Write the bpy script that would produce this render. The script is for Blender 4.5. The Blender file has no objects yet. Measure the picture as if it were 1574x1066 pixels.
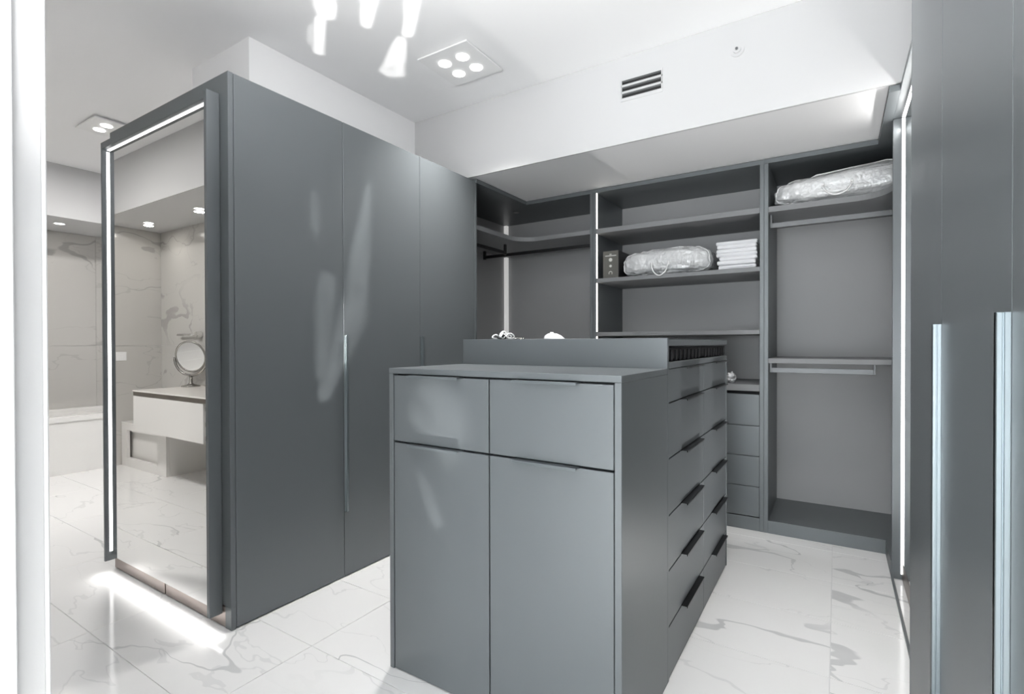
import bpy, bmesh, math, random
from mathutils import Vector, Matrix, noise
random.seed(7)
sc = bpy.context.scene
C = sc.collection

# ---------------------------------------------------------------- camera
RT = Vector((0.8435976, 0.5369703, -0.0024445))
UP = Vector((-0.0018216, 0.0074140, 0.9999709))
FW = Vector((-0.5369728, 0.8435686, -0.0072326))
cd = bpy.data.cameras.new('camera')
cam = bpy.data.objects.new('camera', cd)
C.objects.link(cam)
m = Matrix.Identity(4)
for i in range(3):
    m[i][0], m[i][1], m[i][2] = RT[i], UP[i], -FW[i]
m.translation = (0, 0, 1.25)
cam.matrix_world = m
cd.sensor_width = 36
cd.sensor_fit = 'HORIZONTAL'
cd.lens = 784.38 / 1574 * 36
cd.clip_start = 0.02
sc.camera = cam

# ---------------------------------------------------------------- world, lights, exposure
sc.view_settings.view_transform = 'Standard'
sc.view_settings.look = 'None'
sc.view_settings.gamma = 1
sc.view_settings.use_curve_mapping = False
sc.view_settings.exposure = 0.8
sc.cycles.use_denoising = True
sc.cycles.max_bounces = 10
sc.cycles.diffuse_bounces = 6
sc.cycles.glossy_bounces = 6
sc.cycles.caustics_reflective = False
sc.cycles.caustics_refractive = False
sc.cycles.sample_clamp_indirect = 6

w = bpy.data.worlds.new('world')
sc.world = w
w.use_nodes = True
bg = w.node_tree.nodes['Background']
bg.inputs[0].default_value = (0.75, 0.87, 1.0, 1)
bg.inputs[1].default_value = 1.0


def light(name, kind, loc, aim, energy, color=(1, 1, 1), **kw):
    l = bpy.data.lights.new(name, kind)
    l.energy = energy
    l.color = color
    for k, v in kw.items():
        setattr(l, k, v)
    o = bpy.data.objects.new(name, l)
    C.objects.link(o)
    o.location = loc
    d = Vector(aim) - Vector(loc)
    o.rotation_euler = d.to_track_quat('-Z', 'Y').to_euler()
    return o


# daylight through the bedroom window behind the camera
light('window_daylight', 'AREA', (-0.2, -3.45, 0.98), (-0.2, 0, 1.1), 98, (0.985, 0.992, 1.0),
      shape='RECTANGLE', size=2.0, size_y=1.85)
# sun through the same window, landing on the bedroom floor
light('sun', 'SUN', (0, -8, 8), (-1.6, 0.0, 2.07), 14.0, (1.0, 0.985, 0.96), angle=0.02)
# four-lamp ceiling fitting above the closet
light('ceiling_fitting_and_fill', 'AREA', (-1.945, 2.485, 2.93), (-1.945, 2.485, 0), 9, (1, 0.985, 0.96),
      shape='SQUARE', size=0.25, spread=1.55)
light('ceiling_fitting_and_fill', 'AREA', (-0.15, 2.35, 2.93), (-0.15, 2.35, 0), 5.8, (1, 0.985, 0.96),  # added fill lamp out of view, no fitting is built here
      shape='SQUARE', size=0.25, spread=1.7)
# two unseen fill lamps added to brighten the room off the ceiling
light('bounce_fill', 'AREA', (-0.6, -0.35, 1.6), (-0.65, -0.25, 3.0), 29, (1, 1, 1), shape='DISK', size=0.6)
light('bounce_fill', 'AREA', (-1.15, 0.72, 2.2), (-1.3, 0.85, 3.0), 13, (1, 1, 1), shape='DISK', size=0.6)
# LED channel of the right-hand mirror: head and foot
light('mirror_head_led', 'AREA', (0.283, 2.82, 2.369), (-1.0, 2.82, 2.30), 1.5, (1, 0.99, 0.97), shape='RECTANGLE', size=1.05, size_y=0.012)
light('mirror_foot_led', 'AREA', (0.283, 2.82, 0.06), (-0.7, 2.9, 2.45), 7.0, (1, 0.98, 0.96), shape='RECTANGLE', size=1.05, size_y=0.012, spread=2.3)
light('ceiling_fitting_and_fill', 'AREA', (-4.87, 1.74, 2.93), (-4.87, 1.74, 0), 34, (1, 0.985, 0.965),
      shape='SQUARE', size=0.25)


def glint(name, loc, aim, energy, size_deg, axis, value, blobs, ripple, edge=(0.62, 1.12)):
    """sun thrown back by polished surfaces: a spot whose beam is cut into tapered, rippled shafts.
    blobs: (point, point, radius, radius, strength) where each shaft crosses the plane axis = value"""
    o = light(name, 'SPOT', loc, aim, energy, (1, 0.99, 0.97), spot_size=math.radians(size_deg), spot_blend=0.1, shadow_soft_size=0.012)
    o.data.use_nodes = True
    nt = o.data.node_tree
    L = nt.links

    def mth(op, a, b=None, c=None, clamp=False):
        n = nt.nodes.new('ShaderNodeMath')
        n.operation = op
        n.use_clamp = clamp
        for k, v in enumerate((a, b, c)):
            if v is None:
                continue
            if isinstance(v, (int, float)):
                n.inputs[k].default_value = v
            else:
                L.new(v, n.inputs[k])
        return n.outputs[0]

    geo = nt.nodes.new('ShaderNodeNewGeometry')
    sx = nt.nodes.new('ShaderNodeSeparateXYZ')
    L.new(geo.outputs['Normal'], sx.inputs[0])
    ia = 'xyz'.index(axis)
    iu, iv = [k for k in range(3) if k != ia]
    t = mth('DIVIDE', value - loc[ia], sx.outputs[ia])
    u = mth('MULTIPLY_ADD', sx.outputs[iu], t, loc[iu])
    v = mth('MULTIPLY_ADD', sx.outputs[iv], t, loc[iv])
    cb = nt.nodes.new('ShaderNodeCombineXYZ')
    L.new(u, cb.inputs[0])
    L.new(v, cb.inputs[1])
    mp = nt.nodes.new('ShaderNodeMapping')
    mp.inputs['Rotation'].default_value = (0, 0, ripple[2])
    mp.inputs['Scale'].default_value = (ripple[0], ripple[1], 1)
    L.new(cb.outputs[0], mp.inputs['Vector'])
    no = nt.nodes.new('ShaderNodeTexNoise')
    no.inputs['Scale'].default_value = 1.0
    no.inputs['Detail'].default_value = 3.0
    no.inputs['Distortion'].default_value = 0.8
    L.new(mp.outputs['Vector'], no.inputs['Vector'])
    wob = mth('SUBTRACT', no.outputs['Fac'], 0.5)
    total = None
    for A, B, ra, rb, st in blobs:
        ax, ay, bx, by = A[iu], A[iv], B[iu] - A[iu], B[iv] - A[iv]
        du, dv = mth('SUBTRACT', u, ax), mth('SUBTRACT', v, ay)
        dot = mth('ADD', mth('MULTIPLY', du, bx), mth('MULTIPLY', dv, by))
        h = mth('DIVIDE', dot, bx * bx + by * by, clamp=True)
        eu = mth('SUBTRACT', du, mth('MULTIPLY', h, bx))
        ev = mth('SUBTRACT', dv, mth('MULTIPLY', h, by))
        d = mth('SQRT', mth('ADD', mth('MULTIPLY', eu, eu), mth('MULTIPLY', ev, ev)))
        rr = mth('MULTIPLY_ADD', h, rb - ra, ra)
        q = mth('ADD', mth('DIVIDE', d, rr), mth('MULTIPLY', wob, 1.1))
        mr = nt.nodes.new('ShaderNodeMapRange')
        mr.interpolation_type = 'SMOOTHSTEP'
        for k, val in (('From Min', edge[0]), ('From Max', edge[1]), ('To Min', st), ('To Max', 0.0)):
            mr.inputs[k].default_value = val
        L.new(q, mr.inputs['Value'])
        total = mr.outputs['Result'] if total is None else mth('MAXIMUM', total, mr.outputs['Result'])
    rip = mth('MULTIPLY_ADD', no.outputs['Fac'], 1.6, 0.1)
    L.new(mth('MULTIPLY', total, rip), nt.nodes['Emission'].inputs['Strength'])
    return o


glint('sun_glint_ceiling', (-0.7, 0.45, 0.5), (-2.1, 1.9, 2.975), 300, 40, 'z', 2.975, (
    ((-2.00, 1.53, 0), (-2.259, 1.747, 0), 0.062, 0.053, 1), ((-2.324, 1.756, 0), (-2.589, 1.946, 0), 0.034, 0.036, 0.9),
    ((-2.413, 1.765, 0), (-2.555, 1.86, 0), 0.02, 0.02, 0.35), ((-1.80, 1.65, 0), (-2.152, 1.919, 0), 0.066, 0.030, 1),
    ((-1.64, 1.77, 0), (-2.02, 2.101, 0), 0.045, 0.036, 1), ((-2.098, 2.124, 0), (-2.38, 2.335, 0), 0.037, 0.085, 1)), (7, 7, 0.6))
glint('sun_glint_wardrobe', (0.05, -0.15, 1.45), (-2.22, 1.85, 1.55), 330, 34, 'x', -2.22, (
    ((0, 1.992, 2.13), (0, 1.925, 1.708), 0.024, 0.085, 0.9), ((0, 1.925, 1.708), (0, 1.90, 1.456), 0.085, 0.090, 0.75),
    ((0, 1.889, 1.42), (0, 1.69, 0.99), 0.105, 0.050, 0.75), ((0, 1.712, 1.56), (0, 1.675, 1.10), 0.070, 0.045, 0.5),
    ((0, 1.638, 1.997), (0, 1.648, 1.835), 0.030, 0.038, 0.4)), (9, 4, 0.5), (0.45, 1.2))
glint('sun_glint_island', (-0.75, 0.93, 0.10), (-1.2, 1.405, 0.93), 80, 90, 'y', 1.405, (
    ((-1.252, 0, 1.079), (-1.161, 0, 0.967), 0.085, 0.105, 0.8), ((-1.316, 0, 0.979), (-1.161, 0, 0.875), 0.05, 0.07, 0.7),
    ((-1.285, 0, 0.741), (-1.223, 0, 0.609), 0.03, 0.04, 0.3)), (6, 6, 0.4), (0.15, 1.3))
# bathroom downlights
for p in ((-5.84, -0.02, 2.44), (-4.85, -0.02, 2.44), (-6.62, 1.9, 2.44)):
    light('downlight_beam', 'AREA', p, (p[0], p[1], 0), 0.8, (1, 0.96, 0.9), shape='DISK', size=0.08)


# ---------------------------------------------------------------- materials
def new_mat(name):
    mt = bpy.data.materials.new(name)
    mt.use_nodes = True
    nt = mt.node_tree
    return mt, nt, nt.nodes['Principled BSDF']


def N(nt, kind, **kw):
    n = nt.nodes.new(kind)
    for k, v in kw.items():
        if k.startswith('i_'):
            key = k[2:]
            key = int(key) if key.isdigit() else key
            n.inputs[key].default_value = v
        else:
            setattr(n, k, v)
    return n


def simple(name, col, rough=0.5, metal=0.0, spec=0.5, coat=0.0, bump=0.0, bscale=200.0, var=0.0, vscale=4.0, bdist=0.002):
    mt, nt, b = new_mat(name)
    L = nt.links
    b.inputs['Base Color'].default_value = (*col, 1)
    b.inputs['Roughness'].default_value = rough
    b.inputs['Metallic'].default_value = metal
    b.inputs['Specular IOR Level'].default_value = spec
    b.inputs['Coat Weight'].default_value = coat
    if coat:
        b.inputs['Coat Roughness'].default_value = 0.08
    g = N(nt, 'ShaderNodeNewGeometry')
    if bump:
        n = N(nt, 'ShaderNodeTexNoise', i_Scale=bscale, i_Detail=2.0)
        L.new(g.outputs['Position'], n.inputs['Vector'])
        bp = N(nt, 'ShaderNodeBump', i_Strength=bump, i_Distance=bdist)
        L.new(n.outputs['Fac'], bp.inputs['Height'])
        L.new(bp.outputs['Normal'], b.inputs['Normal'])
    if var:
        n2 = N(nt, 'ShaderNodeTexNoise', i_Scale=vscale, i_Detail=3.0)
        L.new(g.outputs['Position'], n2.inputs['Vector'])
        r = N(nt, 'ShaderNodeMapRange')
        r.inputs['To Min'].default_value = 1 - var
        r.inputs['To Max'].default_value = 1 + var
        L.new(n2.outputs['Fac'], r.inputs['Value'])
        mx = N(nt, 'ShaderNodeMix', data_type='RGBA', blend_type='MULTIPLY')
        mx.inputs['Factor'].default_value = 1
        mx.inputs['A'].default_value = (*col, 1)
        L.new(r.outputs['Result'], mx.inputs['B'])
        L.new(mx.outputs['Result'], b.inputs['Base Color'])
    return mt


def emit(name, col, strength):
    mt, nt, b = new_mat(name)
    b.inputs['Base Color'].default_value = (0.8, 0.8, 0.8, 1)
    b.inputs['Emission Color'].default_value = (*col, 1)
    b.inputs['Emission Strength'].default_value = strength
    return mt


def marble(name, base, vein, rough, seed=0.0, amount=1.0, stretch=(0.62, 1.35, 1.0), bold=0.0135):
    """white porcelain marble: bold soft grey veins and hairlines, another cut of stone on every piece"""
    mt, nt, b = new_mat(name)
    L = nt.links
    g = N(nt, 'ShaderNodeNewGeometry')
    oi = N(nt, 'ShaderNodeObjectInfo')
    mul = N(nt, 'ShaderNodeVectorMath', operation='SCALE')
    mul.inputs[0].default_value = (37.0, 53.0, 29.0)
    L.new(oi.outputs['Random'], mul.inputs['Scale'])
    add = N(nt, 'ShaderNodeVectorMath', operation='ADD')
    L.new(g.outputs['Position'], add.inputs[0])
    L.new(mul.outputs['Vector'], add.inputs[1])
    mp = N(nt, 'ShaderNodeMapping')
    mp.inputs['Location'].default_value = (seed, seed * 1.7, seed * 0.6)
    mp.inputs['Rotation'].default_value = (0.25, -0.2, 0.42)
    mp.inputs['Scale'].default_value = stretch
    L.new(add.outputs['Vector'], mp.inputs['Vector'])
    # warp
    wn = N(nt, 'ShaderNodeTexNoise', i_Scale=1.6, i_Detail=4.0, i_Roughness=0.55)
    L.new(mp.outputs['Vector'], wn.inputs['Vector'])
    ws = N(nt, 'ShaderNodeVectorMath', operation='SCALE')
    ws.inputs['Scale'].default_value = 0.55
    L.new(wn.outputs['Color'], ws.inputs[0])
    wa = N(nt, 'ShaderNodeVectorMath', operation='ADD')
    L.new(mp.outputs['Vector'], wa.inputs[0])
    L.new(ws.outputs['Vector'], wa.inputs[1])

    def ridge(scale, width_lo, width_hi, detail, off):
        o = N(nt, 'ShaderNodeVectorMath', operation='ADD')
        o.inputs[1].default_value = (off, off * 2.3, -off)
        L.new(wa.outputs['Vector'], o.inputs[0])
        n = N(nt, 'ShaderNodeTexNoise', i_Scale=scale, i_Detail=detail, i_Roughness=0.45)
        L.new(o.outputs['Vector'], n.inputs['Vector'])
        s = N(nt, 'ShaderNodeMath', operation='SUBTRACT', i_1=0.5)
        L.new(n.outputs['Fac'], s.inputs[0])
        a = N(nt, 'ShaderNodeMath', operation='ABSOLUTE')
        L.new(s.outputs[0], a.inputs[0])
        # varying width, fading out in places
        wv = N(nt, 'ShaderNodeTexNoise', i_Scale=scale * 1.9, i_Detail=2.0)
        L.new(o.outputs['Vector'], wv.inputs['Vector'])
        wr = N(nt, 'ShaderNodeMapRange')
        wr.inputs['From Min'].default_value = 0.40
        wr.inputs['From Max'].default_value = 0.66
        wr.inputs['To Min'].default_value = width_lo
        wr.inputs['To Max'].default_value = width_hi
        L.new(wv.outputs['Fac'], wr.inputs['Value'])
        d = N(nt, 'ShaderNodeMath', operation='DIVIDE')
        L.new(a.outputs[0], d.inputs[0])
        L.new(wr.outputs['Result'], d.inputs[1])
        sm = N(nt, 'ShaderNodeMapRange', interpolation_type='SMOOTHSTEP')
        sm.inputs['From Min'].default_value = 0.55
        sm.inputs['From Max'].default_value = 1.0
        sm.inputs['To Min'].default_value = 1.0
        sm.inputs['To Max'].default_value = 0.0
        L.new(d.outputs[0], sm.inputs['Value'])
        return sm.outputs['Result']

    v1 = ridge(0.85, 0.0015, bold, 3.0, 3.1)
    v2 = ridge(1.9, 0.0018, 0.009, 4.0, 9.7)
    # presence mask so that parts of the stone stay blank
    pm = N(nt, 'ShaderNodeTexNoise', i_Scale=0.9, i_Detail=1.0)
    L.new(mp.outputs['Vector'], pm.inputs['Vector'])
    pr = N(nt, 'ShaderNodeMapRange', interpolation_type='SMOOTHSTEP')
    pr.inputs['From Min'].default_value = 0.36
    pr.inputs['From Max'].default_value = 0.56
    L.new(pm.outputs['Fac'], pr.inputs['Value'])
    m1 = N(nt, 'ShaderNodeMath', operation='MULTIPLY')
    L.new(v1, m1.inputs[0])
    L.new(pr.outputs['Result'], m1.inputs[1])
    m2 = N(nt, 'ShaderNodeMath', operation='MULTIPLY', i_1=0.38)
    L.new(v2, m2.inputs[0])
    mm = N(nt, 'ShaderNodeMath', operation='MAXIMUM')
    L.new(m1.outputs[0], mm.inputs[0])
    L.new(m2.outputs[0], mm.inputs[1])
    gr = N(nt, 'ShaderNodeTexNoise', i_Scale=9.0, i_Detail=5.0)
    L.new(wa.outputs['Vector'], gr.inputs['Vector'])
    grr = N(nt, 'ShaderNodeMapRange')
    grr.inputs['To Min'].default_value = 0.55 * amount
    grr.inputs['To Max'].default_value = 1.0 * amount
    L.new(gr.outputs['Fac'], grr.inputs['Value'])
    fac = N(nt, 'ShaderNodeMath', operation='MULTIPLY', use_clamp=True)
    L.new(mm.outputs[0], fac.inputs[0])
    L.new(grr.outputs['Result'], fac.inputs[1])
    mix = N(nt, 'ShaderNodeMix', data_type='RGBA')
    mix.inputs['A'].default_value = (*base, 1)
    mix.inputs['B'].default_value = (*vein, 1)
    L.new(fac.outputs[0], mix.inputs['Factor'])
    L.new(mix.outputs['Result'], b.inputs['Base Color'])
    b.inputs['Roughness'].default_value = rough
    b.inputs['Specular IOR Level'].default_value = 0.5
    return mt


def thin_glass(name, tint=(0.9, 0.95, 0.95), refl=0.10):
    mt = bpy.data.materials.new(name)
    mt.use_nodes = True
    nt = mt.node_tree
    nt.nodes.clear()
    out = N(nt, 'ShaderNodeOutputMaterial')
    t = N(nt, 'ShaderNodeBsdfTransparent')
    t.inputs[0].default_value = (*tint, 1)
    gl = N(nt, 'ShaderNodeBsdfGlossy')
    gl.inputs['Roughness'].default_value = 0.02
    mx = N(nt, 'ShaderNodeMixShader')
    fr = N(nt, 'ShaderNodeFresnel', i_IOR=1.5)
    nt.links.new(fr.outputs[0], mx.inputs[0])
    nt.links.new(t.outputs[0], mx.inputs[1])
    nt.links.new(gl.outputs[0], mx.inputs[2])
    nt.links.new(mx.outputs[0], out.inputs[0])
    return mt


GREY = (0.138, 0.152, 0.160)
M = {}
M['graphite'] = simple('graphite_lacquer', GREY, 0.40, 0.25, 0.6, bump=0.05, bscale=900)
M['graphite_in'] = simple('graphite_melamine_lifted', (0.39, 0.392, 0.398), 0.5, 0.0, 0.45, bump=0.1, bscale=600)  # lightened to stand in for light missing on the back panels
M['graphite_mid'] = simple('graphite_shelf_melamine', (0.215, 0.219, 0.226), 0.5, 0.0, 0.45, bump=0.1, bscale=600)  # darker copy of the interior melamine, for shelves that catch less light
M['pull'] = simple('graphite_pull', (0.17, 0.19, 0.2), 0.32, 0.5)
M['dark_pull'] = simple('black_anodised_pull', (0.02, 0.021, 0.023), 0.3, 0.6)
M['alu'] = simple('satin_aluminium', (0.35, 0.40, 0.425), 0.34, 0.9)
M['gap'] = simple('dark_gap', (0.012, 0.013, 0.015), 0.8)
M['rail_black'] = simple('black_rail', (0.012, 0.012, 0.013), 0.35)
M['rail_grey'] = simple('grey_rail', (0.14, 0.145, 0.15), 0.4, 0.4)
M['paint'] = simple('white_paint_darkened', (0.58, 0.58, 0.584), 0.6, bump=0.05, bscale=350)  # white wall colour darkened to offset too much light on the bulkhead
M['ceil'] = simple('white_paint', (0.90, 0.90, 0.905), 0.7, bump=0.05, bscale=350)
M['trim'] = simple('white_gloss_trim', (0.88, 0.88, 0.88), 0.35)
M['floor'] = marble('marble_floor_tile', (0.88, 0.875, 0.87), (0.57, 0.575, 0.58), 0.10, 1.3)
M['wallmarble'] = marble('marble_wall_slab', (0.54, 0.527, 0.505), (0.37, 0.36, 0.345), 0.14, 8.4, 1.15, (0.9, 0.55, 1.25), 0.022)
M['grout'] = simple('grey_grout', (0.66, 0.66, 0.66), 0.9, bump=0.3)
M['kick'] = simple('bronze_steel_kick', (0.30, 0.255, 0.235), 0.34, 0.85)
M['mirror'] = simple('mirror_silver', (0.90, 0.90, 0.885), 0.0, 1.0)
M['led'] = emit('led_strip_white', (1.0, 0.985, 0.97), 2.2)
M['led_soft'] = emit('led_strip_soft', (1.0, 0.99, 0.97), 0.22)
M['led_warm'] = emit('led_strip_warm', (1.0, 0.95, 0.86), 3.5)
M['lamp'] = emit('lamp_face', (1.0, 0.98, 0.95), 4.0)
M['white_metal'] = simple('white_metal', (0.85, 0.85, 0.85), 0.4)
M['chrome'] = simple('chrome', (0.42, 0.41, 0.39), 0.16, 1.0)
M['vinyl'] = simple('clear_vinyl_over_white_bedding', (0.64, 0.645, 0.65), 0.22, 0.0, 0.7, coat=0.6, bump=0.8, bscale=26, bdist=0.02)
M['piping'] = simple('white_piping', (0.86, 0.86, 0.86), 0.4)
M['linen'] = simple('white_linen', (0.84, 0.84, 0.86), 0.75, bump=0.3, bscale=300)
M['boxface'] = simple('grey_printed_card', (0.115, 0.112, 0.10), 0.45)
M['boxblack'] = simple('black_card', (0.018, 0.018, 0.018), 0.4)
M['chrome_bright'] = simple('chrome_polished', (0.75, 0.74, 0.73), 0.1, 1.0)
M['print'] = simple('pale_print', (0.62, 0.62, 0.58), 0.6)
M['velvet'] = simple('black_velvet', (0.016, 0.016, 0.018), 0.8, spec=0.2, bump=0.4)
M['velvet2'] = simple('charcoal_velvet', (0.022, 0.022, 0.024), 0.8, spec=0.2, bump=0.4)
M['glass'] = thin_glass('cabinet_glass')
M['winglass'] = thin_glass('window_glass', (0.97, 0.985, 0.985))
M['gloss_white'] = simple('white_gloss_lacquer', (0.80, 0.785, 0.765), 0.2)
M['quartz'] = simple('pale_quartz', (0.84, 0.81, 0.78), 0.15, var=0.04)
M['bronze_trim'] = simple('bronze_trim', (0.16, 0.14, 0.12), 0.35, 0.7)
M['acrylic'] = simple('white_acrylic', (0.85, 0.84, 0.82), 0.15)
M['black'] = simple('black_plastic', (0.012, 0.012, 0.012), 0.4)


# ---------------------------------------------------------------- mesh helpers
def add_box(bm, b, bev=0.0012):
    x0, x1, y0, y1, z0, z1 = b
    r = bmesh.ops.create_cube(bm, size=1.0)
    vs = r['verts']
    bmesh.ops.scale(bm, vec=(x1 - x0, y1 - y0, z1 - z0), verts=vs)
    bmesh.ops.translate(bm, vec=((x0 + x1) / 2, (y0 + y1) / 2, (z0 + z1) / 2), verts=vs)
    if bev and min(x1 - x0, y1 - y0, z1 - z0) > 2.5 * bev:
        es = list({e for v in vs for e in v.link_edges})
        bmesh.ops.bevel(bm, geom=es, offset=bev, segments=1, affect='EDGES', profile=0.5)


def add_prism(bm, poly, z0, z1):
    lo = [bm.verts.new((x, y, z0)) for x, y in poly]
    hi = [bm.verts.new((x, y, z1)) for x, y in poly]
    n = len(poly)
    bm.faces.new(list(reversed(lo)))
    bm.faces.new(hi)
    for i in range(n):
        bm.faces.new((lo[i], lo[(i + 1) % n], hi[(i + 1) % n], hi[i]))


def add_tube(bm, pts, r, seg=8, closed=False):
    pts = [Vector(p) for p in pts]
    n = len(pts)
    rings = []
    ref = Vector((0, 0, 1))
    for i, p in enumerate(pts):
        if closed:
            t = (pts[(i + 1) % n] - pts[i - 1]).normalized()
        else:
            t = (pts[min(i + 1, n - 1)] - pts[max(i - 1, 0)]).normalized()
        a = t.cross(ref)
        if a.length < 0.05:
            a = t.cross(Vector((1, 0, 0)))
        a.normalize()
        b = t.cross(a)
        rings.append([bm.verts.new(p + (a * math.cos(2 * math.pi * k / seg) + b * math.sin(2 * math.pi * k / seg)) * r)
                      for k in range(seg)])
    for i in range(n if closed else n - 1):
        A, B = rings[i], rings[(i + 1) % n]
        for k in range(seg):
            bm.faces.new((A[k], A[(k + 1) % seg], B[(k + 1) % seg], B[k]))
    if not closed:
        bm.faces.new(list(reversed(rings[0])))
        bm.faces.new(rings[-1])


def add_disc(bm, c, r, h, axis='z', seg=24):
    """short cylinder from c along +axis by h"""
    rot = {'z': Matrix.Identity(3), 'x': Matrix.Rotation(math.pi / 2, 3, 'Y'), 'y': Matrix.Rotation(-math.pi / 2, 3, 'X')}[axis]
    res = bmesh.ops.create_cone(bm, cap_ends=True, segments=seg, radius1=r, radius2=r, depth=abs(h))
    for v in res['verts']:
        p = rot @ (v.co + Vector((0, 0, h / 2)))
        v.co = p + Vector(c)


def add_lathe(bm, c, prof, seg=24):
    rings = []
    for r, z in prof:
        rings.append([bm.verts.new((c[0] + r * math.cos(2 * math.pi * k / seg), c[1] + r * math.sin(2 * math.pi * k / seg), c[2] + z))
                      for k in range(seg)])
    for a, b in zip(rings[:-1], rings[1:]):
        for k in range(seg):
            bm.faces.new((a[k], a[(k + 1) % seg], b[(k + 1) % seg], b[k]))
    bm.faces.new(list(reversed(rings[0])))
    bm.faces.new(rings[-1])


def world_of(o):
    v = Vector((0, 0, 0))
    while o is not None:
        v += o.location
        o = o.parent
    return v


def obj(name, bm, mat, parent=None, smooth=False, origin=None):
    """one mesh object; the bmesh is given in room coordinates"""
    bmesh.ops.recalc_face_normals(bm, faces=bm.faces)
    base = world_of(parent) if parent else Vector(origin or (0, 0, 0))
    bmesh.ops.translate(bm, vec=-base, verts=bm.verts)
    me = bpy.data.meshes.new(name)
    bm.to_mesh(me)
    bm.free()
    me.materials.append(M[mat])
    if smooth:
        for p in me.polygons:
            p.use_smooth = True
    o = bpy.data.objects.new(name, me)
    C.objects.link(o)
    if parent:
        o.parent = parent
    else:
        o.location = base
    return o


def boxes(name, bs, mat, parent=None, bev=0.0012, origin=None):
    bm = bmesh.new()
    for b in bs:
        add_box(bm, b, bev)
    return obj(name, bm, mat, parent, origin=origin)


def tube(name, pts, r, mat, parent, seg=8, closed=False):
    bm = bmesh.new()
    add_tube(bm, pts, r, seg, closed)
    return obj(name, bm, mat, parent, smooth=True)


def thing(name, label, cat, loc, group=None):
    o = bpy.data.objects.new(name, None)
    C.objects.link(o)
    o.location = loc
    o.empty_display_size = 0.1
    o['label'] = label
    o['category'] = cat
    if group:
        o['group'] = group
    return o


def tag(o, label, cat, group=None):
    o['label'] = label
    o['category'] = cat
    if group:
        o['group'] = group
    return o


def struct(name, bs, mat, bev=0.0):
    o = boxes(name, bs, mat, None, bev)
    o['kind'] = 'structure'
    return o


# ---------------------------------------------------------------- the setting
CZ = 2.975
floor = struct('floor', [(-7.2, 1.05, -3.3, 4.5, -0.12, -0.003)], 'grout')
tile_cache = {}


def tile(x0, x1, y0, y1):
    key = (round(x1 - x0, 4), round(y1 - y0, 4))
    if key not in tile_cache:
        bm = bmesh.new()
        add_box(bm, (0, key[0], 0, key[1], -0.010, 0.0), 0.0006)
        me = bpy.data.meshes.new('tile')
        bm.to_mesh(me)
        bm.free()
        me.materials.append(M['floor'])
        tile_cache[key] = me
    o = bpy.data.objects.new('tile', tile_cache[key])
    C.objects.link(o)
    o.parent = floor
    o.location = (x0, y0, 0)


G = 0.0013
for i in range(-8, 2):
    for j in range(-9, 9):
        x0, x1 = -0.02 + 0.906 * i, -0.02 + 0.906 * (i + 1)
        y0, y1 = 0.875 + 0.453 * j, 0.875 + 0.453 * (j + 1)
        x0, x1 = max(x0, -6.30), min(x1, 0.87)
        y0, y1 = max(y0, -3.2), min(y1, 4.3)
        if x1 - x0 < 0.03 or y1 - y0 < 0.03:
            continue
        if x1 < -3.95 and y1 < -0.31:
            continue
        tile(x0 + G, x1 - G, y0 + G, y1 - G)

struct('ceiling', [(-7.3, 1.05, -3.4, 4.5, CZ, CZ + 0.12)], 'ceil')
# dropped bathroom ceiling over the vanity and over the bathtub
struct('ceiling_bathroom', [(-6.29, -3.95, -0.33, 0.31, 2.47, CZ - 0.001)], 'paint')
struct('ceiling_alcove', [(-7.3, -6.28, 0.9, 3.2, 2.47, CZ - 0.001)], 'paint')
struct('wall_right', [(0.87, 1.05, -3.4, 4.5, 0, CZ)], 'paint')
struct('wall_back', [(-6.4, 0.87, 4.32, 4.5, 0, CZ)], 'paint')
struct('trim_1', [(-2.785, 0.87, 2.97, 2.985, 2.455, CZ - 0.001), (-2.785, 0.87, 2.985, 4.318, 2.467, CZ - 0.001)], 'paint')          # bulkhead over the closet, its white darkened against strong light
struct('trim_2', [(-2.785, 0.204, 2.9855, 4.318, 2.455, 2.4668)], 'ceil')                     # added underside board, brighter paint to lift the shaded soffit
struct('wall_left', [(-3.41, -2.785, 1.635, 4.318, 2.436, CZ - 0.001)], 'ceil')       # wall above the left wardrobe, brighter paint in place of light
# bathroom outer wall with the tub alcove
wb = struct('wall_bathroom', [(-6.45, -6.278, -0.45, 0.9, 0, CZ), (-6.45, -6.278, 3.2, 4.4, 0, CZ),
                              (-7.3, -7.115, 0.8, 3.3, 0, 2.47), (-7.3, -6.46, 0.78, 0.9, 0, 2.47), (-7.3, -6.46, 3.2, 3.32, 0, 2.47)], 'grout')
wv = struct('wall_vanity', [(-6.27, -3.95, -0.45, -0.318, 0, 2.47), (-3.95, -3.78, -0.45, 0.12, 0, CZ)], 'grout')


def slab(b, parent):
    bm = bmesh.new()
    add_box(bm, b, 0.0008)
    c = Vector(((b[0] + b[1]) / 2, (b[2] + b[3]) / 2, (b[4] + b[5]) / 2))
    bmesh.ops.translate(bm, vec=-c, verts=bm.verts)
    me = bpy.data.meshes.new('slab')
    bm.to_mesh(me)
    bm.free()
    me.materials.append(M['wallmarble'])
    o = bpy.data.objects.new('slab', me)
    C.objects.link(o)
    o.parent = parent
    o.location = c


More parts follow.
